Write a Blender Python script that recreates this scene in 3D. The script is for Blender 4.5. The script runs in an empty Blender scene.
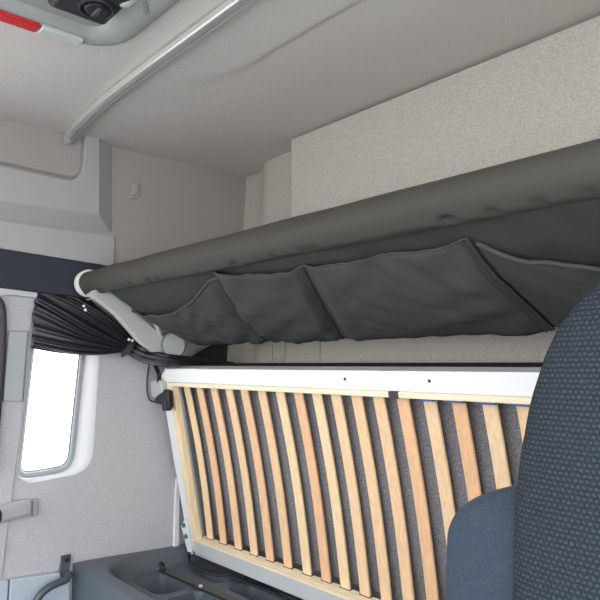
import bpy, bmesh, math, random
from mathutils import Vector, Matrix, noise
random.seed(4)
S = bpy.context.scene
COL = S.collection

# ------------------------------------------------------------------ camera
F_PX, HOR, VPX = 640.0, 364.0, -267.0
pitch = math.atan((HOR-300)/F_PX)
th = math.atan2(300-VPX, F_PX*math.cos(pitch)+(HOR-300)*math.sin(pitch))
CAM = Vector((2.2, 0.0, 1.25))
Fh = Vector((-math.cos(th), math.sin(th), 0)); Rt = Vector((math.sin(th), math.cos(th), 0)); Zu = Vector((0, 0, 1))
Fw = Fh*math.cos(pitch)+Zu*math.sin(pitch); Up = -Fh*math.sin(pitch)+Zu*math.cos(pitch)
cd = bpy.data.cameras.new('camera'); cam = bpy.data.objects.new('camera', cd); COL.objects.link(cam)
cd.sensor_width = 36; cd.lens = 36*F_PX/600; cd.clip_start = 0.02
M = Matrix((Rt, Up, -Fw)).transposed().to_4x4(); M.translation = CAM
cam.matrix_world = M
S.camera = cam

def ray(x, y): return (x-300)/F_PX*Rt-(y-300)/F_PX*Up+Fw
def onx(x, y, X): r = ray(x, y); return CAM+r*((X-CAM.x)/r.x)      # measured points on the plane of a wall
def ony(x, y, Y): r = ray(x, y); return CAM+r*((Y-CAM.y)/r.y)
def onz(x, y, Z): r = ray(x, y); return CAM+r*((Z-CAM.z)/r.z)

# ------------------------------------------------------------------ materials
def lin(c):
    return tuple((v/12.92 if v <= .04045 else ((v+.055)/1.055)**2.4) for v in [q/255 for q in c])
def mat(name, rgb, rough=.6, metal=0.0, speck=0.0, speck_scale=400, bump=0.0, bump_scale=300, rnd=0.0, spec=.5, sheen=0.0):
    m = bpy.data.materials.new(name); m.use_nodes = True
    nt = m.node_tree; b = nt.nodes['Principled BSDF']
    c = lin(rgb)
    b.inputs['Base Color'].default_value = (*c, 1)
    b.inputs['Roughness'].default_value = rough
    b.inputs['Metallic'].default_value = metal
    b.inputs['Specular IOR Level'].default_value = spec
    if sheen: b.inputs['Sheen Weight'].default_value = sheen; b.inputs['Sheen Roughness'].default_value = .5
    tc = nt.nodes.new('ShaderNodeTexCoord')
    if speck:
        n = nt.nodes.new('ShaderNodeTexNoise'); n.inputs['Scale'].default_value = speck_scale; n.inputs['Detail'].default_value = 3
        n.inputs['Roughness'].default_value = .7
        nt.links.new(tc.outputs['Object'], n.inputs['Vector'])
        r = nt.nodes.new('ShaderNodeValToRGB')
        r.color_ramp.elements[0].position = .36; r.color_ramp.elements[1].position = .64
        r.color_ramp.elements[0].color = (*[v*(1-speck) for v in c], 1)
        r.color_ramp.elements[1].color = (*[min(1, v*(1+speck)) for v in c], 1)
        nt.links.new(n.outputs['Fac'], r.inputs['Fac']); nt.links.new(r.outputs['Color'], b.inputs['Base Color'])
    if rnd:
        oi = nt.nodes.new('ShaderNodeObjectInfo')
        r = nt.nodes.new('ShaderNodeValToRGB')
        r.color_ramp.elements[0].color = (*[v*(1-rnd) for v in c], 1)
        r.color_ramp.elements[1].color = (*[min(1, v*(1+rnd)) for v in c], 1)
        nt.links.new(oi.outputs['Random'], r.inputs['Fac']); nt.links.new(r.outputs['Color'], b.inputs['Base Color'])
    if bump:
        n = nt.nodes.new('ShaderNodeTexNoise'); n.inputs['Scale'].default_value = bump_scale; n.inputs['Detail'].default_value = 2
        nt.links.new(tc.outputs['Object'], n.inputs['Vector'])
        bp = nt.nodes.new('ShaderNodeBump'); bp.inputs['Strength'].default_value = bump; bp.inputs['Distance'].default_value = .003
        nt.links.new(n.outputs['Fac'], bp.inputs['Height']); nt.links.new(bp.outputs['Normal'], b.inputs['Normal'])
    return m

def wood(name, ca, cb, axis):
    m = bpy.data.materials.new(name); m.use_nodes = True
    nt = m.node_tree; b = nt.nodes['Principled BSDF']; b.inputs['Roughness'].default_value = .55
    tc = nt.nodes.new('ShaderNodeTexCoord'); mp = nt.nodes.new('ShaderNodeMapping')
    sc = [160, 160, 160]; sc[axis] = 7; mp.inputs['Scale'].default_value = sc
    oi = nt.nodes.new('ShaderNodeObjectInfo')
    add = nt.nodes.new('ShaderNodeVectorMath'); add.operation = 'MULTIPLY_ADD'
    add.inputs[1].default_value = (1, 1, 1)
    cmb = nt.nodes.new('ShaderNodeCombineXYZ'); mu = nt.nodes.new('ShaderNodeMath'); mu.operation = 'MULTIPLY'; mu.inputs[1].default_value = 37
    nt.links.new(oi.outputs['Random'], mu.inputs[0])
    for k in range(3): nt.links.new(mu.outputs[0], cmb.inputs[k])
    nt.links.new(tc.outputs['Object'], add.inputs[0]); nt.links.new(cmb.outputs[0], add.inputs[2])
    nt.links.new(add.outputs[0], mp.inputs['Vector'])
    n = nt.nodes.new('ShaderNodeTexNoise'); n.inputs['Scale'].default_value = 1; n.inputs['Detail'].default_value = 4
    nt.links.new(mp.outputs[0], n.inputs['Vector'])
    mx = nt.nodes.new('ShaderNodeMix'); mx.data_type = 'RGBA'
    mx.inputs['A'].default_value = (*lin(ca), 1); mx.inputs['B'].default_value = (*lin(cb), 1)
    nt.links.new(oi.outputs['Random'], mx.inputs['Factor'])
    hs = nt.nodes.new('ShaderNodeHueSaturation')
    mr = nt.nodes.new('ShaderNodeMapRange'); mr.inputs['From Min'].default_value = .3; mr.inputs['From Max'].default_value = .7
    mr.inputs['To Min'].default_value = .86; mr.inputs['To Max'].default_value = 1.06
    nt.links.new(n.outputs['Fac'], mr.inputs['Value']); nt.links.new(mr.outputs[0], hs.inputs['Value'])
    nt.links.new(mx.outputs['Result'], hs.inputs['Color']); nt.links.new(hs.outputs['Color'], b.inputs['Base Color'])
    return m

def weave(name, rgb, cell=.0075):
    """staggered raised cells of a woven seat cloth, in the x-z plane"""
    m = bpy.data.materials.new(name); m.use_nodes = True
    nt = m.node_tree; b = nt.nodes['Principled BSDF']; b.inputs['Roughness'].default_value = .9
    b.inputs['Specular IOR Level'].default_value = .2
    tc = nt.nodes.new('ShaderNodeTexCoord'); sp = nt.nodes.new('ShaderNodeSeparateXYZ'); cb = nt.nodes.new('ShaderNodeCombineXYZ')
    nt.links.new(tc.outputs['Object'], sp.inputs[0])
    nt.links.new(sp.outputs['X'], cb.inputs['X']); nt.links.new(sp.outputs['Z'], cb.inputs['Y'])
    br = nt.nodes.new('ShaderNodeTexBrick'); br.inputs['Scale'].default_value = 1
    br.inputs['Brick Width'].default_value = cell; br.inputs['Row Height'].default_value = cell*.88
    br.inputs['Mortar Size'].default_value = cell*.33; br.inputs['Mortar Smooth'].default_value = 1.0
    br.offset = .5
    nz = nt.nodes.new('ShaderNodeTexNoise'); nz.inputs['Scale'].default_value = 140
    nt.links.new(tc.outputs['Object'], nz.inputs['Vector'])
    va = nt.nodes.new('ShaderNodeVectorMath'); va.operation = 'MULTIPLY_ADD'; va.inputs[1].default_value = (.0036, .0036, 0)
    nt.links.new(nz.outputs['Color'], va.inputs[0]); nt.links.new(cb.outputs[0], va.inputs[2])
    nt.links.new(va.outputs[0], br.inputs['Vector'])
    c = lin(rgb)
    br.inputs['Color1'].default_value = (*[v*1.12 for v in c], 1); br.inputs['Color2'].default_value = (*[v*1.0 for v in c], 1)
    br.inputs['Mortar'].default_value = (*[v*.58 for v in c], 1)
    nt.links.new(br.outputs['Color'], b.inputs['Base Color'])
    bp = nt.nodes.new('ShaderNodeBump'); bp.inputs['Strength'].default_value = .8; bp.inputs['Distance'].default_value = .004; bp.invert = True
    nt.links.new(br.outputs['Fac'], bp.inputs['Height']); nt.links.new(bp.outputs['Normal'], b.inputs['Normal'])
    return m

MT = dict(
    headliner_lit=mat('headliner_cloth_lit', (206, 201, 195), .95, speck=.16, speck_scale=330, bump=.25, bump_scale=350, spec=.1),  # ceiling cloth, lightened so its colour carries some of the light
    sidecloth_shaded=mat('side_cloth_shaded', (168, 162, 158), .95, speck=.16, speck_scale=330, bump=.25, bump_scale=350, spec=.1),  # headliner copy darkened: dimmer light on the side wall put into the colour
    rearcloth_shaded=mat('rear_cloth_shaded', (186, 180, 171), .95, speck=.18, speck_scale=300, bump=.25, bump_scale=350, spec=.1),  # headliner copy, slightly darkened for weaker light at the rear
    wallcloth=mat('wall_cloth', (192, 191, 196), .95, speck=.16, speck_scale=330, bump=.25, bump_scale=350, spec=.1),
    moulding=mat('grey_moulding', (172, 170, 171), .55, speck=.03, speck_scale=900, spec=.3),
    liteplastic=mat('light_plastic', (200, 203, 206), .5, spec=.35),
    bluepanel=mat('blue_grey_panel', (186, 197, 210), .5, spec=.35),
    slidegrey=mat('slider_plastic', (172, 177, 182), .5, spec=.3),
    surround_lit=mat('window_surround_lit', (210, 210, 212), .6, spec=.3),  # wall flare whitened: window glow put into the colour
    navy=mat('navy_band', (54, 58, 68), .8, speck=.06, bump=.1, spec=.2),
    seal=mat('rubber_seal', (62, 58, 66), .7),
    alu=mat('brushed_aluminium', (222, 223, 218), .34, metal=.6, bump=.04, bump_scale=60),
    chrome=mat('satin_chrome', (196, 197, 203), .3, metal=.35),
    white=mat('white_paint', (238, 240, 242), .4, spec=.4),
    ivory=mat('ivory_plastic', (232, 230, 224), .45),
    hatchgrey=mat('hatch_plastic', (164, 168, 165), .45, spec=.35),
    blind=mat('hatch_blind', (150, 148, 145), .8),
    red=mat('red_lens', (200, 40, 42), .3),
    clear=mat('clear_lens', (196, 198, 198), .25),
    black=mat('black_plastic', (34, 36, 39), .45, spec=.4),
    tray=mat('tray_plastic', (92, 101, 110), .45, bump=.12, bump_scale=500, spec=.5),
    steel=mat('dark_steel', (84, 82, 80), .4, metal=.6),
    lever=mat('dark_lever', (74, 82, 92), .35, spec=.6),
    pivotgrey=mat('pivot_grey', (112, 116, 116), .5),
    bracket=mat('arm_grey', (186, 190, 187), .5, spec=.35),
    green=mat('zinc_bolt', (90, 150, 140), .35, metal=.7),
    canvas=mat('dark_canvas', (68, 66, 62), .75, speck=.05, speck_scale=700, bump=.55, bump_scale=26, spec=.3),
    canvas2=mat('dark_canvas_under', (61, 63, 63), .8, speck=.06, speck_scale=600, bump=.3, bump_scale=22, spec=.25),
    pocket=mat('pocket_canvas', (66, 68, 68), .8, speck=.06, speck_scale=600, bump=.35, bump_scale=20, spec=.25),
    cord=mat('pocket_cord', (70, 70, 66), .8, bump=.6, bump_scale=400),
    curtain=mat('curtain_satin', (39, 38, 44), .36, bump=.15, bump_scale=90, spec=.5),
    felt=mat('felt', (124, 123, 126), 1.0, speck=.5, speck_scale=330, spec=.05),
    feltedge=mat('mattress_edge', (58, 59, 60), .95, speck=.2, speck_scale=300, spec=.1),
    slat=wood('slat_beech', (240, 190, 148), (248, 218, 176), 2),
    rim=wood('rim_pine', (250, 232, 200), (246, 226, 190), 2),
    rimx=wood('rim_pine_long', (250, 234, 204), (248, 230, 198), 0),
    blue=mat('blue_tape', (70, 96, 150), .6),
    seatcloth=weave('seat_weave', (61, 70, 80)),
    velour=mat('seat_velour', (58, 68, 80), .9, speck=.14, speck_scale=260, spec=.1, sheen=.08),
    floor=mat('cab_floor', (60, 62, 66), .8, bump=.2),
    yard=mat('yard_concrete', (190, 189, 187), .9, speck=.08, speck_scale=8),
)
g = bpy.data.materials.new('window_glass'); g.use_nodes = True; nt = g.node_tree
nt.nodes.clear(); o_ = nt.nodes.new('ShaderNodeOutputMaterial'); tr = nt.nodes.new('ShaderNodeBsdfTransparent'); gl = nt.nodes.new('ShaderNodeBsdfGlossy')
gl.inputs['Roughness'].default_value = .02; tr.inputs['Color'].default_value = (.94, .96, .96, 1)
mxs = nt.nodes.new('ShaderNodeMixShader'); fr = nt.nodes.new('ShaderNodeFresnel'); fr.inputs['IOR'].default_value = 1.3
nt.links.new(fr.outputs[0], mxs.inputs[0]); nt.links.new(tr.outputs[0], mxs.inputs[1]); nt.links.new(gl.outputs[0], mxs.inputs[2]); nt.links.new(mxs.outputs[0], o_.inputs[0])
MT['glass'] = g

# ------------------------------------------------------------------ helpers
def empty(name, loc, label, cat, group=None):
    o = bpy.data.objects.new(name, None); COL.objects.link(o); o.location = loc
    o.empty_display_size = .05
    o['label'] = label; o['category'] = cat
    if group: o['group'] = group
    return o
def obj(name, bm, m, parent=None, smooth=True, bevel=0, seg=3, subsurf=0, kind=None, label=None, solid=0, recalc=True, angle=40):
    if recalc: bmesh.ops.recalc_face_normals(bm, faces=bm.faces)
    me = bpy.data.meshes.new(name); bm.to_mesh(me); bm.free()
    me.materials.append(MT[m] if isinstance(m, str) else m)
    o = bpy.data.objects.new(name, me); COL.objects.link(o)
    if parent is not None:
        o.parent = parent
        if parent.type == 'EMPTY': o.matrix_parent_inverse = Matrix.Translation(-parent.location)
    if smooth:
        for p in me.polygons: p.use_smooth = True
        if hasattr(me, 'set_sharp_from_angle'): me.set_sharp_from_angle(angle=math.radians(angle))
    if solid:
        md = o.modifiers.new('solid', 'SOLIDIFY'); md.thickness = solid; md.offset = 0
    if bevel:
        md = o.modifiers.new('bevel', 'BEVEL'); md.width = bevel; md.segments = seg; md.limit_method = 'ANGLE'; md.angle_limit = math.radians(35)
    if subsurf:
        md = o.modifiers.new('sub', 'SUBSURF'); md.levels = subsurf; md.render_levels = subsurf
    if kind: o['kind'] = kind
    if label: o['label'] = label
    return o
def tag(o, label, cat, group=None):
    o['label'] = label; o['category'] = cat
    if group: o['group'] = group
    return o
def BM(): return bmesh.new()
def box(bm, x0, x1, y0, y1, z0, z1, T=None):
    vs = [Vector((x, y, z)) for x in (x0, x1) for y in (y0, y1) for z in (z0, z1)]
    if T: vs = [T(v) for v in vs]
    v = [bm.verts.new(p) for p in vs]
    for f in ((0, 1, 3, 2), (4, 6, 7, 5), (0, 4, 5, 1), (2, 3, 7, 6), (0, 2, 6, 4), (1, 5, 7, 3)): bm.faces.new([v[i] for i in f])
    return bm
def frames(pts):
    out = []; n = None
    for i, p in enumerate(pts):
        t = (pts[min(i+1, len(pts)-1)]-pts[max(i-1, 0)]).normalized()
        if n is None:
            n = Vector((0, 0, 1)) if abs(t.z) < .9 else Vector((1, 0, 0))
        n = (n-t*n.dot(t)).normalized(); out.append((p, n, t.cross(n)))
    return out
def tube(bm, pts, r, n=12, cap=True, prof=None):
    pts = [Vector(p) for p in pts]; rings = []
    for i, (p, a, b) in enumerate(frames(pts)):
        rr = r[i] if isinstance(r, (list, tuple)) else r
        if prof: ring = [bm.verts.new(p+a*q[1]+b*q[0]) for q in prof]
        else: ring = [bm.verts.new(p+a*rr*math.cos(2*math.pi*k/n)+b*rr*math.sin(2*math.pi*k/n)) for k in range(n)]
        rings.append(ring)
    m = len(rings[0])
    for i in range(len(rings)-1):
        for k in range(m): bm.faces.new((rings[i][k], rings[i][(k+1) % m], rings[i+1][(k+1) % m], rings[i+1][k]))
    if cap:
        bm.faces.new(rings[0]); bm.faces.new(list(reversed(rings[-1])))
    return bm
def smooth_path(pts, n=8):
    pts = [Vector(p) for p in pts]; out = []
    for i in range(len(pts)-1):
        p0, p1, p2, p3 = pts[max(i-1, 0)], pts[i], pts[i+1], pts[min(i+2, len(pts)-1)]
        for k in range(n):
            t = k/n
            out.append(.5*((2*p1)+(p2-p0)*t+(2*p0-5*p1+4*p2-p3)*t*t+(3*p1-p0-3*p2+p3)*t**3))
    out.append(pts[-1]); return out
def prism(bm, pts, off):
    """closed outline pts, extruded by the vector off"""
    off = Vector(off); a = [bm.verts.new(Vector(p)) for p in pts]; b = [bm.verts.new(Vector(p)+off) for p in pts]
    n = len(a); bm.faces.new(a); bm.faces.new(list(reversed(b)))
    for i in range(n): bm.faces.new((a[i], b[i], b[(i+1) % n], a[(i+1) % n]))
    return bm
def grid(bm, nu, nv, fn):
    v = [[bm.verts.new(fn(i/nu, j/nv)) for j in range(nv+1)] for i in range(nu+1)]
    for i in range(nu):
        for j in range(nv): bm.faces.new((v[i][j], v[i+1][j], v[i+1][j+1], v[i][j+1]))
    return v
def disc(bm, c, axis, r, h, n=32, dome=0):
    c = Vector(c); ax = Vector(axis).normalized()
    return tube(bm, [c, c+ax*h*.5, c+ax*h], r, n)
def sm(t): t = max(0, min(1, t)); return t*t*(3-2*t)
def lerp(a, b, t): return a+(b-a)*t
def interp(tab, x):
    if x <= tab[0][0]: return tab[0][1]
    for (a, b), (c, d) in zip(tab, tab[1:]):
        if x <= c: return b+(d-b)*(x-a)/(c-a)
    return tab[-1][1]
def rounded(cx0, cx1, cy0, cy1, r, n=8):
    out = []
    for (cx, cy, a0) in ((cx1-r, cy1-r, 0), (cx0+r, cy1-r, 90), (cx0+r, cy0+r, 180), (cx1-r, cy0+r, 270)):
        for k in range(n+1):
            a = math.radians(a0+90*k/n); out.append((cx+r*math.cos(a), cy+r*math.sin(a)))
    return out

WX = -0.05          # inner face of the left wall
# ================================================================== SETTING
# ---- left wall with the sleeper window
def corner_round(P, r, n=6):
    out = []
    N = len(P)
    for i in range(N):
        p0, p, p2 = P[i-1], P[i], P[(i+1) % N]
        d0 = (p0-p).normalized(); d2 = (p2-p).normalized()
        a, c = p+d0*r, p+d2*r
        for k in range(n+1):
            t = k/n; out.append(a*(1-t)**2+p*2*t*(1-t)+c*t*t)
    return out
GX = -0.105
def quad_on(px, X): return [onx(x, y, X) for x, y in px]
hole_px = [(15, 487), (92, 471), (103, 300), (36, 288)]
glass_px = [(13, 480), (72, 470), (90, 300), (35, 290)]
hole = corner_round(quad_on(hole_px, WX), .075)
inner = corner_round(quad_on(glass_px, GX), .06)
bm = BM()
rect = [Vector((WX, y, z)) for y, z in ((-1.0, 0), (1.75, 0), (1.75, 2.1), (-1.0, 2.1))]
# front part of the wall ends at the door opening
rect = [Vector((WX, y, z)) for y, z in ((.50, 0), (1.75, 0), (1.75, 2.08), (.50, 2.08))]
ov = [bm.verts.new(p) for p in rect]; hv = [bm.verts.new(p) for p in hole]
es = [bm.edges.new((ov[i], ov[(i+1) % 4])) for i in range(4)]+[bm.edges.new((hv[i], hv[(i+1) % len(hv)])) for i in range(len(hv))]
bmesh.ops.triangle_fill(bm, use_beauty=True, edges=es)
bm.faces.ensure_lookup_table()
obj('wall_left', bm, 'wallcloth', kind='structure', angle=50)
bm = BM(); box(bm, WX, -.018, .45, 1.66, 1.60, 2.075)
obj('trim_12', bm, 'sidecloth_shaded', kind='structure', smooth=False)
# outer skin around the door opening and above / below it
bm = BM(); box(bm, WX-.06, WX, -1.0, .50, 0, .80); box(bm, WX-.06, WX, -1.0, .50, 1.72, 2.08); box(bm, WX-.06, WX, .40, .50, .8, 1.72)
obj('door_1', bm, 'moulding', kind='structure', smooth=False)
def inset(P, d):
    out = []; n = len(P); cen = sum(P, Vector())/n
    for i in range(n):
        t = P[(i+1) % n]-P[i-1]; nn = Vector((0, -t.z, t.y)).normalized()
        if nn.dot(cen-P[i]) < 0: nn = -nn
        out.append(P[i]+nn*d)
    return out
bm = BM(); rings = [[bm.verts.new(p) for p in hole]]
for t, px in ((.18, .04), (.5, .28), (.85, .75), (1, 1)):
    ring = []
    for a, b in zip(hole, inner):
        p = a.lerp(b, t); p.x = lerp(WX, GX, px); ring.append(bm.verts.new(p))
    rings.append(ring)
for A, B in zip(rings, rings[1:]):
    n = len(A)
    for k in range(n): bm.faces.new((A[k], A[(k+1) % n], B[(k+1) % n], B[k]))
win = obj('window_1', bm, 'surround_lit', kind='structure', angle=60)
gi = inset(inner, .019)
bm = BM(); rings = [[bm.verts.new(p+Vector((dx, 0, 0))) for p in P] for P, dx in ((inset(inner, -.004), .0), (inset(inner, .0), .006), (inset(inner, .014), .008), (inset(inner, .0185), .003), (gi, -.006))]
for A, B in zip(rings, rings[1:]):
    n = len(A)
    for k in range(n): bm.faces.new((A[k], A[(k+1) % n], B[(k+1) % n], B[k]))
obj('window_frame', bm, 'slidegrey', win, angle=50)
obj('gasket', tube(BM(), [p+Vector((.001, 0, 0)) for p in gi+gi[:2]], .0022, 8, cap=False), 'seal', win)
bm = BM(); bm.faces.new([bm.verts.new(p+Vector((-.004, 0, 0))) for p in gi]); obj('pane', bm, 'glass', win)

# ---- ceiling
def yc(x): return lerp(.80, 1.0, sm((x-.45)/.42))
def ceil_z(x, y):
    z = 2.052
    w = lerp(.16, .016, sm((x-.5)/.45))
    z += .006*sm((y-yc(x))/w)*sm((x-.3)/.5)
    return z+.012
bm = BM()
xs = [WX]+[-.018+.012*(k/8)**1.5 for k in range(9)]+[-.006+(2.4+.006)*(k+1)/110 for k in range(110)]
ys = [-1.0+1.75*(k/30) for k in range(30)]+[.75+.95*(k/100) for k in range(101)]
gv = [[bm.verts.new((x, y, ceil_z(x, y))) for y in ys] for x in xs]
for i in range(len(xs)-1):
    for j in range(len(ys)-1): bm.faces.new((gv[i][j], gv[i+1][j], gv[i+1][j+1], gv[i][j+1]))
obj('ceiling', bm, 'headliner_lit', kind='structure', angle=60)

# ---- rear wall (padded), with the raised right-hand panel
def rear_plan(x): return interp([(-.1, 1.64), (.06, 1.638), (.12, 1.625), (.19, 1.575), (.24, 1.562), (.5, 1.548), (2.4, 1.548)], x)
bm = BM()
zs = [0, .5, 1.0, 1.2, 1.42, 1.6, 1.8, 2.0, 2.08]
xs = [WX, 0, .03, .06, .09, .12, .155, .19, .215, .24, .3, .4, .5, 1, 1.5, 2.0, 2.4]
def ry(x, z): return rear_plan(x)-(.09 if x < .15 else .05)*(1-sm((z-1.15)/.9))
gv = [[bm.verts.new((x, ry(x, z), z)) for z in zs] for x in xs]
for i in range(len(xs)-1):
    for j in range(len(zs)-1): bm.faces.new((gv[i][j], gv[i+1][j], gv[i+1][j+1], gv[i][j+1]))
obj('wall_back', bm, 'rearcloth_shaded', kind='structure', angle=60)
bm = BM(); box(bm, .489, 2.38, 1.462, 1.546, 1.50, 2.062)
obj('trim_1', bm, 'rearcloth_shaded', kind='structure', bevel=.008)
# seams of the back panel between the bunks
bm = BM()
for x in (.33, .41, .60):
    y = ry(x, 1.3)-.001
    tube(bm, [(x, y, 1.22), (x, y, 1.40)], .0018, 6)
tube(bm, [(.33, ry(.33, 1.3)-.001, 1.272), (.41, ry(.4, 1.3)-.001, 1.272)], .0018, 6)
obj('trim_2', bm, 'moulding', kind='structure')
bm = BM(); tube(bm, [(WX+.006, ry(WX, z)-.004, z) for z in (1.15, 1.25, 1.35, 1.45)], .004, 6)
obj('trim_3', bm, 'seal', kind='structure')

# ---- rest of the shell: floor, right wall with door opening, front with windscreen opening
obj('floor', box(BM(), WX, 2.4, -1.0, 1.64, -.04, 0), 'floor', kind='structure', smooth=False)
bm = BM(); box(bm, 2.4, 2.45, 1.15, 1.7, 0, 2.08); box(bm, 2.4, 2.45, .85, 1.15, 0, .85); box(bm, 2.4, 2.45, -1.0, 1.15, 1.98, 2.08); box(bm, 2.4, 2.45, -1.0, -.75, 0, 1.85)
obj('wall_right', bm, 'wallcloth', kind='structure', smooth=False)
bm = BM(); box(bm, WX, 2.4, -1.05, -1.0, 0, .65); box(bm, WX, 2.4, -1.05, -1.0, 1.86, 2.08)
obj('wall_front', bm, 'moulding', kind='structure', smooth=False)
bm = BM(); box(bm, -25, 25, -25, 25, -1.25, -1.2)
obj('ground', bm, 'yard', kind='structure', smooth=False)

# ---- left wall mouldings
def X(px, d=0.0): return [onx(x, y, d) for x, y in px]
bm = BM()
front = X([(-90, 146), (0, 165), (58, 178), (70, 180.5), (77, 179), (82, 172), (84, 160), (85, 140), (87, 128), (93, 126), (99, 132), (99, 216), (60, 209), (0, 199), (-90, 184)], .032)
back = X([(-90, 141), (0, 160), (58, 173), (72, 176), (77, 173), (79, 168), (80, 160), (81, 140), (83, 127), (97, 126), (115, 143), (115, 237), (60, 231), (0, 222), (-90, 207)], -.03)
fv = [bm.verts.new(p) for p in front]; bv = [bm.verts.new(p) for p in back]
bm.faces.new(fv); bm.faces.new(list(reversed(bv)))
for i in range(len(fv)): bm.faces.new((fv[i], bv[i], bv[(i+1) % len(fv)], fv[(i+1) % len(fv)]))
obj('trim_4', bm, 'moulding', kind='structure', bevel=.006, seg=3, angle=24)
bm = BM(); prism(bm, X([(-90, 205), (0, 220), (60, 229), (115, 236), (114, 268), (100, 268), (0, 250), (-90, 236)], -.008), (-.04, 0, 0))
obj('trim_5', bm, 'moulding', kind='structure', bevel=.003)
bm = BM(); prism(bm, X([(-90, 232), (0, 248), (112, 266), (112, 300), (80, 297), (0, 287), (-90, 276)], .0), (-.05, 0, 0))
obj('trim_6', bm, 'navy', kind='structure', bevel=.006)
# B-pillar cover
bm = BM(); prism(bm, X([(-40, 284), (4, 291), (38, 297), (33, 312), (30, 345), (24, 400), (18, 455), (13, 490), (-6, 640), (-60, 640)], WX+.007), (-.007, 0, 0))
obj('trim_7', bm, 'wallcloth', kind='structure', bevel=.003)
bm = BM(); prism(bm, X([(-40, 280), (0, 286.5), (38, 292), (38, 298), (10, 295), (0, 296), (-40, 292)], WX+.028), (-.028, 0, 0))
obj('trim_8', bm, 'liteplastic', kind='structure', bevel=.004)
bm = BM(); tube(bm, smooth_path(X([(-14, 296), (-2, 300), (2.5, 312), (2.5, 345), (-1.5, 400), (-8, 470)], WX+.02)), .012, 10)
obj('trim_9', bm, 'seal', kind='structure')
# blue-grey lower side panels
bm = BM(); prism(bm, X([(10.5, 580), (60, 573), (66, 578), (70, 584), (70, 680), (3, 690)], WX+.03), (-.03, 0, 0))
obj('trim_10', bm, 'bluepanel', kind='structure', bevel=.004)
bm = BM(); prism(bm, X([(-60, 590), (9, 580), (1.5, 690), (-60, 700)], WX+.03), (-.03, 0, 0))
obj('trim_11', bm, 'bluepanel', kind='structure', bevel=.004)

# ================================================================== THINGS ON THE LEFT WALL
# belt height adjuster plate
c = onx(13, 402, WX+.02)
r = empty('belt_height_adjuster', c, 'long narrow pale grey belt slider plate on the pillar left of the window', 'belt adjuster')
obj('slider_plate', prism(BM(), X([(9, 331), (28, 331), (22.5, 402), (3.5, 401)], WX+.022), (-.015, 0, 0)), 'slidegrey', r, bevel=.004)
obj('slider_track', prism(BM(), X([(28.6, 331), (31, 331), (25.6, 402), (23.2, 402)], WX+.012), (-.005, 0, 0)), 'moulding', r, bevel=.001)
# coat hook
r = empty('coat_hook', onx(135, 198, -.018), 'small grey coat hook on the cloth side wall above the tube', 'hook')
obj('back_plate', prism(BM(), X([(132.5, 185), (140, 183), (140.5, 194), (138, 198), (130.5, 198.5), (130.5, 195)], -.012), (-.0062, 0, 0)), 'moulding', r, bevel=.002)
obj('hook', prism(BM(), X([(134, 184), (139, 183.5), (138, 193), (132, 195)], 0.0), (-.013, 0, 0)), 'moulding', r, bevel=.004)
# satin pull handle
r = empty('pull_handle', onx(20, 520, WX), 'satin silver pull handle at the left edge beneath the window', 'handle')
obj('grip', prism(BM(), X([(-30, 510), (0, 506.5), (10, 503.5), (25, 500.5), (33, 500), (32.5, 516), (14, 520), (4, 523.5), (-30, 529)], WX+.035), (-.03, 0, 0)), 'chrome', r, bevel=.012, seg=4)
obj('end_bezel', prism(BM(), X([(33, 499.5), (38.5, 499), (37.5, 516), (32.5, 517)], WX+.014), (-.0142, 0, 0)), 'moulding', r, bevel=.004)
p = [onx(1.5, 509+k, WX+.038) for k in (0, 5, 11, 14)]
obj('finger_slot', prism(BM(), X([(-20, 512), (0, 509), (2.2, 513), (1.8, 520), (0, 523), (-20, 526)], WX+.039), (-.006, 0, 0)), 'black', r, bevel=.002)
# bent grab lever
r = empty('grab_lever', onx(66, 575, WX), 'dark bent grab lever bolted to the lower side wall beside the black storage tray', 'lever')
fl = smooth_path([onx(66, 555, WX+.012), onx(65.5, 562, WX+.012), onx(64, 572, WX+.022), onx(65.5, 578, WX+.045)], 6)
bm = BM(); tube(bm, fl, 0, prof=[(-.017, -.004), (.017, -.004), (.017, .004), (-.017, .004)])
obj('wall_tab', bm, 'lever', r, bevel=.003)
obj('screw', disc(BM(), onx(66.5, 560, WX+.016), (1, 0, 0), .007, .006, 16), 'black', r)
pts = smooth_path([onx(69, 574, WX+.05), onx(66, 579.5, WX+.07), onx(58, 583, WX+.075), onx(48, 588, WX+.075), onx(39, 597, WX+.075), onx(33, 612, WX+.07), onx(30, 650, WX+.045)], 8)
obj('bent_bar', tube(BM(), pts, .0125, 14), 'lever', r)
obj('bar_foot', disc(BM(), pts[-1]+Vector((-.066, 0, 0)), (1, 0, 0), .022, .076, 16), 'lever', r)

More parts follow.
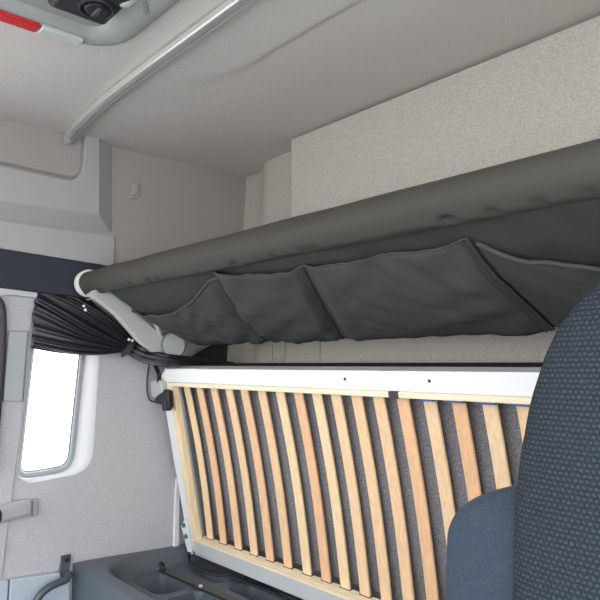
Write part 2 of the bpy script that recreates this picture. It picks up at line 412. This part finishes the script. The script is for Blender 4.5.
# ================================================================== CURTAIN
r = empty('window_curtain', onx(100, 355, WX+.03), 'black gathered curtain tied back above the sleeper window', 'curtain')
fan = [onx(97, 302, -.02), onx(88, 299, -.02), onx(70, 296, -.02), onx(50, 294, -.02), onx(39, 293, -.02), onx(34, 305, -.015), onx(32.5, 325, -.01), onx(32, 348, -.01)]
fan = smooth_path(fan, 12)
def fan_at(t): k = t*(len(fan)-1); i = min(int(k), len(fan)-2); return fan[i].lerp(fan[i+1], k-i)
tieA, tieB = onx(134, 339, .015), onx(125, 352, .01)
def curt(t, s):
    a = fan_at(t); b = tieA.lerp(tieB, t)
    p = a.lerp(b, s)
    sag = math.sin(math.pi*s)*(.004-.022*t*t)
    p.z += sag*.3-.012*math.sin(math.pi*s)*sm((t-.5)/.5)
    ph = (1-(1-t)**1.0)*2*math.pi*8.5+1.6*math.sin(6.3*t+.6)+2.2*s*math.sin(5*t)+3.0*noise.noise(Vector((t*5, s*1.4, 3)))
    amp = (.023-.008*sm((t-.35)/.5))*(1-s)*(.5+.5*sm(s*3))+.006*s
    amp *= .55+.45*math.sin(t*23+1)**2
    p.x += amp*(math.sin(ph)+.35*math.sin(2.7*ph+1.7*s))+.022*math.sin(math.pi*s)
    p.y += .4*amp*math.cos(ph); p.z += .5*amp*math.cos(ph)*(1-t)
    return p
bm = BM(); grid(bm, 220, 30, curt); obj('gathered_panel', bm, 'curtain', r, solid=.002, angle=180)
tail = smooth_path([onx(129, 345, .01), onx(145, 355, .06), onx(165, 360, .16), onx(190, 361, .14), onx(215, 362.5, .07), onx(236, 363.5, .02)], 10)
bm = BM(); rings = []
for i, (p, a, b) in enumerate(frames(tail)):
    t = i/(len(tail)-1); rad = lerp(.033, .004, t**.9)*(1-.25*math.exp(-(t*9)**2))
    rings.append([bm.verts.new(p+(a*math.cos(q)*1.05+b*math.sin(q)*.7)*rad*(1+.13*math.sin(q*9+2*math.sin(t*4)))) for q in [2*math.pi*k/72 for k in range(72)]])
for A, B in zip(rings, rings[1:]):
    for k in range(72): bm.faces.new((A[k], A[(k+1) % 72], B[(k+1) % 72], B[k]))
bm.faces.new(rings[0]); bm.faces.new(rings[-1])
obj('gathered_tail', bm, 'curtain', r, angle=180)
bm = BM(); tube(bm, smooth_path([onx(137, 336, .02), onx(134, 341, .05), onx(128, 350, .045), onx(121, 355, .02)], 8), 0, prof=[(-.012, -.002), (.012, -.002), (.012, .002), (-.012, .002)])
obj('tie_band', bm, 'curtain', r, bevel=.0008)
for q, (x, y) in enumerate(((84, 306), (85.5, 310), (129, 339.5), (132.5, 340.5))):
    bm = BM(); bmesh.ops.create_uvsphere(bm, u_segments=12, v_segments=8, radius=.0055, matrix=Matrix.Translation(onx(x, y, .03 if q < 2 else .062)))
    obj('snap_button', bm, 'white', r, label='white snap button')

# ================================================================== CEILING FITTINGS
# aluminium curtain track across the ceiling
pts = smooth_path([(-.004, .838, 2.043), (.04, .830, 2.049), (.12, .817, 2.050), (.3, .802, 2.050), (.5, .792, 2.050), (.8, .786, 2.048), (1.2, .783, 2.048), (1.7, .78, 2.048), (2.38, .78, 2.048)], 8)
r = empty('curtain_track', (0, .836, 2.05), 'long satin aluminium curtain track running across the ceiling', 'curtain track')
prof = [(math.copysign(.017, x)-math.copysign(.006, x)*(1-abs(math.cos(a))) if False else .0125*math.copysign(abs(math.cos(a))**.5, math.cos(a)), .011*math.copysign(abs(math.sin(a))**.5, math.sin(a))) for a in [2*math.pi*k/24+.01 for k in range(24)] for x in (1,)]
bm = BM(); tube(bm, pts, 0, prof=prof); obj('rail', bm, 'alu', r)
bm = BM(); tube(bm, [p+Vector((0, .0165, -.001)) for p in pts], 0, prof=[(-.0035, -.008), (.0035, -.008), (.0035, .008), (-.0035, .008)]); obj('track_lip', bm, 'moulding', r)
bm = BM(); tube(bm, [pts[0]+Vector((-.01, .002, -.006)), pts[1]+Vector((0, 0, -.001)), pts[2]], 0, prof=[(x*1.18, z*1.25) for x, z in prof]); obj('end_cap', bm, 'moulding', r)

# roof hatch console
r = empty('roof_hatch', (1.05, .3, 2.06), 'grey roof hatch frame with red and clear lamp lens in the ceiling', 'roof hatch')
CZ = 2.066
def loop_pts(ins, z, rr=.12): return [Vector((x, y, z)) for x, y in rounded(.672+ins, 1.52-ins, -.12+ins, .698-ins, max(.02, rr-ins), 10)]
levels = [(0, CZ), (.003, 2.058), (.014, 2.049), (.032, 2.046), (.072, 2.049), (.082, 2.056), (.09, 2.0625)]
bm = BM(); rings = [[bm.verts.new(p) for p in loop_pts(i, z)] for i, z in levels]
for A, B in zip(rings, rings[1:]):
    n = len(A)
    for k in range(n): bm.faces.new((A[k], A[(k+1) % n], B[(k+1) % n], B[k]))
obj('housing', bm, 'hatchgrey', r, angle=70)
bm = BM(); prism(bm, loop_pts(.086, 2.0605), (0, 0, .004)); pan = obj('hatch_blind', bm, 'blind', r, smooth=False)
def lens(y0, y1, name, m, lab):
    bm = BM(); box(bm, .686, .722, y0, y1, 2.037, 2.050); return obj(name, bm, m, r, bevel=.004, label=lab)
lens(.22, .490, 'lamp_lens', 'red', 'red lamp lens')
lens(.494, .595, 'lamp_lens', 'clear', 'clear lamp lens')
# black latch in the corner of the hatch
lc = onz(99, 5, 2.035)
bm = BM(); box(bm, lc.x-.07, lc.x+.09, lc.y-.09, lc.y+.045, 2.026, 2.061)
lat = obj('latch_housing', bm, 'black', r, bevel=.014, seg=4)
bm = BM(); tube(bm, [Vector((lc.x+.036*math.cos(q), lc.y-.005+.036*math.sin(q), 2.024)) for q in [2*math.pi*k/28 for k in range(30)]], .0045, 8, cap=False); obj('latch_ring', bm, 'black', lat)
bm = BM(); disc(bm, (lc.x, lc.y-.005, 2.018), (0, 0, 1), .026, .010, 28); obj('latch_dial', bm, 'black', lat, bevel=.003)
bm = BM(); box(bm, lc.x-.02, lc.x+.02, lc.y-.011, lc.y+.001, 2.012, 2.020); obj('dial_grip', bm, 'steel', lat, bevel=.003)
g0 = onz(118, 3, 2.036); g1 = onz(136, -2, 2.036)
bm = BM(); tube(bm, smooth_path([g0+Vector((0, 0, .02)), g0.lerp(g1, .3), g0.lerp(g1, .7), g1+Vector((0, 0, .018))], 6), .013, 12); obj('pull_grip', bm, 'hatchgrey', r)
bm = BM(); prism(bm, [onz(x, y, 2.0445) for x, y in ((143, 3), (145.5, 2.5), (148.5, 14), (146.5, 16.5), (143.5, 11))], (0, 0, .006)); obj('release_slot', bm, 'blind', r)

# ================================================================== UPPER BUNK (folded hammock with pockets)
r = empty('upper_bunk', (1.2, 1.28, 1.33), 'dark canvas upper bunk with padded front tube and pocketed underside', 'bunk')
TY, TZ, TR = .918, 1.531, .042
bm = BM()
NX, NA = 260, 40
def tubept(u, v):
    x = lerp(.048, 2.37, u); a = 2*math.pi*v
    rr = TR*(1+.02*math.sin(3*a+x*3))
    d = Vector((0, math.cos(a), math.sin(a)))
    # puckers along the seam underneath
    low = math.exp(-((a-math.radians(246))/.20)**2)
    rr -= low*.035*max(0, noise.noise(Vector((x*24, 3.1, 0))))+.0016*noise.noise(Vector((x*6, a*1.4, 5)))
    rr += .003*low
    return Vector((x, TY, TZ))+d*rr
v = grid(bm, NX, NA, tubept); bmesh.ops.remove_doubles(bm, verts=bm.verts, dist=1e-5)
obj('front_tube', bm, 'canvas', r, angle=180)
bm = BM(); prof = [(0, .0), (0, .040), (0.004, .047), (.026, .049), (.032, .046), (.032, .02)]
n = 36; rr_ = []
for xx, rad in prof: rr_.append([bm.verts.new((.020+xx, TY+max(rad, .001)*math.cos(2*math.pi*k/n), TZ+max(rad, .001)*math.sin(2*math.pi*k/n))) for k in range(n)])
for A, B in zip(rr_, rr_[1:]):
    for k in range(n): bm.faces.new((A[k], A[(k+1) % n], B[(k+1) % n], B[k]))
obj('tube_end_cap', bm, 'ivory', r, angle=50)

P0 = Vector((0, .938, 1.492)); P1 = Vector((0, 1.285, 1.330)); PD = (P1-P0); NRM = Vector((0, -PD.z, PD.y)).normalized()*-1
if NRM.z > 0: NRM = -NRM
def onplane(x, y, off=0):
    rr = ray(x, y); base = P0+NRM*off
    return CAM+rr*((base-CAM).dot(NRM)/rr.dot(NRM))
def s_of(p): return (p-P0).dot(PD)/PD.length_squared
def under(x, s, off=0):
    p = P0+PD*s; p.x = x
    wav = .006*noise.noise(Vector((x*3.2, s*2.2, 2)))+.0045*noise.noise(Vector((x*14, s*7, 9)))
    sagz = .014*math.sin(math.pi*max(0, min(1, s)))
    return p+NRM*(wav+sagz+off)
bm = BM(); grid(bm, 240, 24, lambda u, v: under(lerp(.165, 2.37, u), lerp(-.04, 1.0, v)))
obj('underside_canvas', bm, 'canvas2', r, solid=.003, angle=180)
bm = BM(); grid(bm, 60, 8, lambda u, v: Vector((lerp(.165, 2.37, u), lerp(1.285, 1.495, v), 1.331+.05*v)))
obj('bunk_base', bm, 'canvas2', r, solid=.006, angle=180)
bm = BM(); box(bm, .165, 2.37, .955, 1.455, 1.508, 1.56)
obj('mattress_pad', bm, 'canvas', r, bevel=.02)
# pockets: top edges measured along the canvas
def topline(px): return sorted([(onplane(x, y, .01).x, s_of(onplane(x, y, .01))) for x, y in px])
def pocket(name, px, bulge, x0, x1, slant0=0, slant1=0, label=None, seed=0):
    tl = topline(px)
    def fn(u, v):
        # sheared sides: the pocket narrows or widens towards the bottom
        xt = lerp(x0, x1, u); st = interp(tl, xt)
        x = xt+lerp(slant0, slant1, u)*v; s = lerp(st, 1.0, v)
        e = min(1, 10*u)*min(1, 10*(1-u)); e = sm(e)
        b = .007+bulge*e*(math.sin(math.pi*(.18+.72*v)))
        wr = .007*e*noise.noise(Vector((xt*9+v*4, v*3+seed, seed)))+.005*e*noise.noise(Vector((xt*26-v*9, v*4, seed)))
        return under(x, s, b+wr)
    bm = BM(); grid(bm, 80, 24, fn)
    o = obj(name, bm, 'pocket', r, solid=.003, angle=180, label=label)
    hem = [fn(k/40, 0)+NRM*.002 for k in range(41)]
    return o, fn
def px_x(x, y): return onplane(x, y, .01).x
xa, xb, xc = px_x(210, 272), px_x(304, 263.5), px_x(467, 238)
for (x0, x1, pxs, s0, s1, sd, corded) in (
        (.168, xa-.004, [(112, 300), (140, 311), (160, 312), (178, 307), (195, 296), (209, 280)], 0, -.2, 1, True),
        (xa, xb-.002, [(210, 273), (240, 272), (275, 268), (304, 264)], -.2, -.2, 2, False),
        (xb, xc, [(304, 264), (350, 257), (400, 248), (467, 238)], -.2, -.007, 3, False),
        (xc+.010, 2.3, [(470, 240), (500, 248), (540, 255), (600, 262), (700, 268), (1100, 290)], -.007, 0, 4, True)):
    tl = topline(pxs)
    o, fn = pocket('pocket', pxs, .022 if not corded else .012, x0, x1, s0, s1, seed=sd)
    bm = BM(); tube(bm, [fn(k/60, 0)+NRM*.002 for k in range(61)], .0042 if corded else .0022, 8); obj('cord_hem' if corded else 'hem', bm, 'cord' if corded else 'pocket', o)
    for off in ((.012, .03) if sd in (3,) else (.012,)):
        bm = BM(); tube(bm, [fn(1-off, k/24)+NRM*.002 for k in range(25)], .0022, 6); obj('seam', bm, 'canvas2', o)
# arm, pivot and bracket on the left side
bm = BM(); prism(bm, X([(88, 295), (97, 288), (110, 288.5), (120, 294.5), (140, 315), (164, 336), (166, 352), (153, 352), (140, 342), (116, 315), (101, 303)], .14), (-.028, 0, 0))
obj('side_arm', bm, 'bracket', r, bevel=.006)
bm = BM(); disc(bm, Vector((.115, *onx(174.5, 345, .152)[1:])), (1, 0, 0), .050, .035, 40); pv = obj('pivot_disc', bm, 'pivotgrey', r, bevel=.004)
bm = BM(); disc(bm, Vector((.148, *onx(174.5, 345, .152)[1:])), (1, 0, 0), .044, .004, 40); obj('pivot_cover', bm, 'bracket', pv, bevel=.0015)
bm = BM(); prism(bm, X([(183, 332), (190, 330.5), (213, 336), (214, 339), (187, 356), (178, 356)], .012), (-.06, 0, 0))
obj('wall_bracket', bm, 'bracket', r, bevel=.004)
bm = BM(); prism(bm, X([(190, 358), (226, 337), (231, 345), (231, 366), (190, 366)], -.03), (-.015, 0, 0)); obj('shade_sheet', bm, 'canvas2', r, bevel=.003)  # dark sheet added to stand in for the shade under the bunk
bm = BM(); tube(bm, smooth_path([onx(152, 320, .146), onx(155, 323, .152), onx(158, 328, .148), onx(160, 334, .135)], 5), .008, 10); obj('release_lever', bm, 'bracket', r)
bm = BM(); prism(bm, X([(84, 293), (96, 289), (97, 292), (90, 296)], .045), (-.05, 0, 0)); obj('arm_clip', bm, 'black', r, bevel=.002)

# ================================================================== LOWER BUNK, tipped up against the back
B0 = Vector((.07, 1.341, .591)); VV = Vector((0, -.120, .596)).normalized(); WW = Vector((0, -VV.z, VV.y))   # WW faces the cab
def bed(v): return Vector((v.x, 0, 0))+Vector((0, B0.y, B0.z))+VV*v.y+WW*v.z         # (x, along the slats, out of the frame)
r = empty('lower_bunk', Vector((1.1, B0.y, B0.z-.06)), 'white bunk frame with beech slats tipped up to show its underside', 'bed frame')
XL, XR = .07, 2.12; VT = .604
def bbox(x0, x1, v0, v1, w0, w1): return box(BM(), x0, x1, v0, v1, w0, w1, bed)
tr_ = obj('top_rail', bbox(.055, XR, VT, VT+.051, -.055, 0), 'white', r, bevel=.003)
obj('bottom_rail', bbox(XL-.005, XR, -.058, -.001, -.05, 0), 'liteplastic', r, bevel=.003)  # white rail like the top one, greyed to carry its shade
bm = BM(); prism(bm, [bed(Vector(p)) for p in ((.012, VT+.02, -.002), (.055, VT+.044, -.002), (XL+.002, VT+.044, -.002), (XL+.002, -.05, -.002), (XL-.03, -.045, -.002), (.024, .05, -.002), (.014, .3, -.002))], -WW*.05)
obj('side_rail', bm, 'white', r, bevel=.003)
obj('rim_board', bbox(XL, XL+.031, 0, VT, -.024, .003), 'rim', r, bevel=.002)
obj('rim_board', bbox(XL, XR, VT-.015, VT, -.045, .006), 'rimx', r, bevel=.002)
obj('rim_board', bbox(XL, XR, -.001, .006, -.042, .004), 'rimx', r, bevel=.0015)
# screw holes in the top rail
for x in (1.0, 1.275, 1.60):
    bm = BM(); disc(bm, bed(Vector((x, VT+.028, -.002))), WW, .0042, .003, 12); obj('screw', bm, 'black', tr_)
# slats
lefts = [.17, .254, .344, .433, .517, .607, .696, .779, .857, .933, 1.01, 1.087, 1.165, 1.246, 1.326, 1.405, 1.486]
while lefts[-1] < 1.95: lefts.append(lefts[-1]+.0795)
WS = -.030
bm = BM()
def slat_mesh():
    bm = BM(); N = 24; rows = []
    for k in range(N+1):
        t = k/N; v = lerp(.004, VT-.012, t); bow = -.011*math.sin(math.pi*t)
        rows.append([bm.verts.new(VV*v+WW*(bow+q)+Vector((x, 0, 0))) for x, q in ((0, -.008), (.037, -.008), (.037, 0), (0, 0))])
    for A, B in zip(rows, rows[1:]):
        for k in range(4): bm.faces.new((A[k], A[(k+1) % 4], B[(k+1) % 4], B[k]))
    bm.faces.new(rows[0]); bm.faces.new(rows[-1])
    return bm
sl0 = None; sk0 = None
for i, xl in enumerate(lefts):
    x = xl-(2.2-xl)*(-WS/1.24)
    base = Vector((x, B0.y, B0.z))+WW*WS
    if sl0 is None:
        sl0 = obj('slat', slat_mesh(), 'slat', r, bevel=.0025, seg=2); o = sl0
        bm = BM(); box(bm, -.002, .039, -.002, .005, -.012, .0015, lambda v: Vector((v.x, 0, 0))+VV*(v.y+.003)+WW*v.z)
        sk0 = obj('slat_socket', bm, 'seal', sl0)
    else:
        o = sl0.copy(); COL.objects.link(o); o.parent = r; o.matrix_parent_inverse = Matrix.Translation(-r.location)
        k = sk0.copy(); COL.objects.link(k); k.parent = o; k.matrix_parent_inverse = Matrix.Identity(4)
    o.location = base
# felt strip, tape and blue pads under the top rim
obj('joint_clip', bbox(1.150, 1.180, VT-.016, VT+.001, -.01, .008), 'seal', r, bevel=.001)
for i in (13, 14, 15, 16):
    obj('edge_pad', bbox(lefts[i]-.012, lefts[i]+.034, VT-.0205, VT-.0152, -.03, .002), 'blue', r, label='blue edge pad')
# hinge plate and bolts at the bottom left
hp = obj('hinge_plate', prism(BM(), [bed(Vector(p)) for p in ((.008, .045, .001), (.052, .085, .001), (.060, -.055, .001), (.030, -.062, .001))], WW*.006), 'white', r, bevel=.001)
for v in (.055, .012):
    bm = BM(); disc(bm, bed(Vector((.040 if v < .03 else .036, v, .006))), WW, .0095, .008, 6); obj('bolt', bm, 'green', hp, label='greenish zinc bolt')
bm = BM(); prism(bm, X([(174, 552), (179.5, 551), (180, 492), (177, 478), (175.5, 492)], -.035), (-.012, 0, 0))
obj('side_flange', bm, 'white', r, bevel=.002)

# mattress strapped behind the slats
bm = BM(); box(bm, .105, 2.10, .012, VT-.03, -.066, -.060, bed)
m1 = empty('bunk_mattress', Vector((1.1, 1.4, .6)), 'dark grey felt-covered mattress behind the beech slats of the tipped-up bunk', 'mattress')
obj('felt_base', bm, 'felt', m1)
bm = BM(); box(bm, .10, 2.12, .012, VT+.042, -.16, -.068, bed)
obj('mattress_body', bm, 'feltedge', m1, bevel=.012)

# bunk latch at the top left corner
r = empty('bunk_latch', onx(158, 410, .02), 'grey and black latch with strap at the top left corner of the bunk', 'latch')
obj('latch_body', prism(BM(), [ony(x, y, 1.205) for x, y in ((149.5, 382), (156, 379.5), (162, 381), (162, 396), (158, 399), (151, 397))], (0, .028, 0)), 'bracket', r, bevel=.005)
obj('catch', prism(BM(), [ony(x, y, 1.195) for x, y in ((156, 396), (162, 392), (164, 389), (168, 391), (168.5, 407), (166, 411), (162, 411), (161.5, 405), (154, 403))], (0, .022, 0)), 'black', r, bevel=.004)
obj('catch_pin', disc(BM(), ony(165, 403, 1.188), (0, 1, 0), .008, .01, 12), 'steel', r)
bm = BM(); tube(bm, smooth_path([ony(153, 362, 1.20), ony(157, 369, 1.20), ony(159, 375, 1.205), ony(159, 382, 1.21)], 6), 0, prof=[(-.009, -.0015), (.009, -.0015), (.009, .0015), (-.009, .0015)])
obj('strap', bm, 'black', r)
bm = BM(); tube(bm, smooth_path([onx(149, 364, -.04), onx(147.5, 378, -.042), onx(147.5, 392, -.042), onx(150, 400, -.035), onx(156, 402, -.01)], 6), .0032, 8)
obj('cable', bm, 'seal', r)

# ================================================================== STORAGE TRAY UNDER THE BUNK
r = empty('storage_tray', (.6, 1.2, 0.0), 'black moulded plastic storage tray beneath the tipped-up bunk', 'storage tray')
pits = [(.08, .27, 1.085, 1.222, .09), (.31, .55, 1.085, 1.222, .09), (.60, .86, 1.085, 1.222, .09), (.91, 1.2, 1.085, 1.222, .09),
        (.15, .30, 1.292, 1.36, .06), (.36, .60, 1.292, 1.40, .10), (.66, .90, 1.292, 1.40, .10), (.96, 1.2, 1.292, 1.40, .10)]
def tray_z(x, y):
    z = .500
    for x0, x1, y0, y1, d in pits:
        ex = min((x-x0), (x1-x)); ey = min((y-y0), (y1-y))
        rr = .03
        if ex < rr and ey < rr: e = rr-math.hypot(rr-ex, rr-ey)
        else: e = min(ex, ey)
        z -= d*sm(e/.022)
    # round bosses inside the pits
    for bx, by, br, bh in ((.22, 1.11, .05, .055), (.46, 1.10, .06, .06), (.75, 1.10, .06, .06)):
        q = math.hypot(x-bx, y-by)
        if q < br*1.3: z = max(z, .41+bh*(1-sm((q-br*.5)/(br*.8))))
    # rim rising to the side wall
    dx, dy, R0 = x-WX, y-.93, .22
    d = R0-math.hypot(R0-dx, R0-dy) if dx < R0 and dy < R0 else min(dx, dy)
    rim = .062*(1-sm((d-.045)/.035))*(1-.22*sm((y-.95)/.40))
    z += rim
    return z
bm = BM(); nx, ny = 230, 120
gv = [[None]*(ny+1) for _ in range(nx+1)]
for i in range(nx+1):
    for j in range(ny+1):
        x = lerp(WX+.002, 1.35, i/nx); y = lerp(.93, 1.452, j/ny)
        gv[i][j] = bm.verts.new((x, y, tray_z(x, y)))
for i in range(nx):
    for j in range(ny): bm.faces.new((gv[i][j], gv[i+1][j], gv[i+1][j+1], gv[i][j+1]))
obj('tray_top', bm, 'tray', r, angle=60)
bm = BM(); box(bm, WX+.002, 2.3, .932, 1.44, 0, .38); obj('tray_body', bm, 'tray', r, bevel=.01)
bm = BM(); grid(bm, 60, 4, lambda u, v: Vector((lerp(WX+.002, 1.35, u), .93, lerp(.38, tray_z(lerp(WX+.002, 1.35, u), .93), v)))); obj('tray_front', bm, 'tray', r)
# steel hold-down bar across the tray
q = empty('hold_down_bar', (.24, 1.255, .5), 'flat dark steel bar with a bright bolt lying across the black storage tray', 'bar')
BA = onz(162, 568, .513); BB = BA+(onz(238, 601.5, .513)-BA)*2.2; BC = onz(200.7, 586.7, .513)
bm = BM(); prism(bm, [Vector((q.x+dx, q.y+dy, .503)) for q, dx, dy in ((BA, 0, -.014), (BB, 0, -.014), (BB, 0, .014), (BA, 0, .014))], (0, 0, .010)); obj('flat_bar', bm, 'steel', q, bevel=.0015)
bm = BM(); disc(bm, (BC.x, BC.y, .5125), (0, 0, 1), .0065, .006, 12); obj('bolt', bm, 'white', q, label='bright bolt')
bm = BM(); tube(bm, smooth_path([BA+Vector((.03, -.006, .004)), BA+Vector((.012, -.012, .014)), BA+Vector((0, -.004, .018)), BA+Vector((-.006, .010, .006))], 5), .006, 8); obj('bar_hook', bm, 'black', q)
# cable bundle at the foot of the bunk
cb = empty('cable_bundle', (.2, 1.33, .5), 'loose black cables on the tray along the bottom edge of the bunk', 'cable')
for k in range(3):
    pts = [onz(188+k, 553, .57)]+[onz(x, y+1.2*k, .512+.004*k) for x, y in ((190, 561-k), (199, 568), (213, 571+k), (228, 574), (246, 579+k), (268, 589), (300, 605))]
    bm = BM(); tube(bm, smooth_path(pts, 6), .0038, 8); obj('cable', bm, 'black', cb)

# ================================================================== PASSENGER SEAT
r = empty('cab_seat', (1.985, .6, 0), 'dark blue-grey cloth cab seat in the right foreground', 'seat')
SCX = 1.988
def loft(bm, zs, sect):
    rings = [[bm.verts.new(p) for p in sect(z)] for z in zs]
    n = len(rings[0])
    for A, B in zip(rings, rings[1:]):
        for k in range(n): bm.faces.new((A[k], A[(k+1) % n], B[(k+1) % n], B[k]))
    bm.faces.new(rings[0]); bm.faces.new(rings[-1])
def se(cx, cy, hx, hy, z, e=.45, n=48):
    out = []
    for k in range(n):
        a = 2*math.pi*k/n; c, s = math.cos(a), math.sin(a)
        out.append(Vector((cx+hx*math.copysign(abs(c)**e, c), cy+hy*math.copysign(abs(s)**e, s), z)))
    return out
hw_tab = [(.45, .250), (.9, .258), (1.07, .257), (1.13, .250), (1.20, .237), (1.26, .217), (1.30, .198), (1.33, .175), (1.36, .142), (1.385, .10), (1.398, .06), (1.403, .02)]
def back_sec(z):
    hw = interp(hw_tab, z); d = .058*(1-sm((z-1.28)/.125)*.75)
    return se(SCX, .812+.10*(z-1.0), hw, d, z, .5)
zz = [.45+.02*k for k in range(41)]+[1.26+.01*k for k in range(13)]+[1.385, 1.392, 1.397, 1.400, 1.403]
bm = BM(); loft(bm, zz, back_sec); obj('backrest', bm, 'seatcloth', r, angle=180)
for sgn in (1, -1):
    def bol(z):
        if z < .995: xl = 1.612
        else: xl = 1.76-.148*math.sqrt(max(0, 1-((z-.995)/.090)**2))
        xr = 1.80; cx = (xl+xr)/2; hx = (xr-xl)/2
        if sgn < 0: cx = 2*SCX-cx
        return se(cx, .838+.10*(z-1.0), hx, .050*(1-.4*sm((z-1.03)/.065)), z, .42)
    zb = [.45+.025*k for k in range(23)]+[1.01, 1.02, 1.03, 1.04, 1.05, 1.055, 1.062, 1.069, 1.075, 1.079, 1.082, 1.0845]
    bm = BM(); loft(bm, zb, bol); obj('side_bolster', bm, 'velour', r, angle=180)
bm = BM(); box(bm, SCX-.25, SCX+.25, .30, .84, .40, .53); obj('cushion', bm, 'velour', r, bevel=.045, seg=5)
bm = BM(); box(bm, SCX-.20, SCX+.20, .36, .80, .06, .41); obj('pedestal', bm, 'black', r, bevel=.02)
bm = BM(); box(bm, SCX-.22, SCX+.22, .32, .86, 0, .06); obj('base_plate', bm, 'black', r, bevel=.01)

# ================================================================== LIGHT
w = bpy.data.worlds.new('sky'); S.world = w; w.use_nodes = True; nt = w.node_tree
bg = nt.nodes['Background']; tc = nt.nodes.new('ShaderNodeTexCoord'); sp = nt.nodes.new('ShaderNodeSeparateXYZ'); rp = nt.nodes.new('ShaderNodeValToRGB')
nt.links.new(tc.outputs['Generated'], sp.inputs[0])
rp.color_ramp.elements[0].position = .0; rp.color_ramp.elements[0].color = (1, .99, .97, 1)
rp.color_ramp.elements[1].position = .8; rp.color_ramp.elements[1].color = (.78, .88, 1, 1)
nt.links.new(sp.outputs['Z'], rp.inputs['Fac']); nt.links.new(rp.outputs['Color'], bg.inputs['Color']); bg.inputs['Strength'].default_value = 2.5

sd = bpy.data.lights.new('sun', 'SUN'); so = bpy.data.objects.new('sun', sd); COL.objects.link(so)
sd.energy = 4.0; sd.angle = math.radians(1); sd.color = (1, .97, .93)
so.rotation_euler = Vector((.12, -.62, -.78)).to_track_quat('-Z', 'Y').to_euler()
S.view_settings.view_transform = 'Standard'; S.view_settings.look = 'None'; S.view_settings.gamma = 1
S.view_settings.use_curve_mapping = False; S.view_settings.exposure = .8
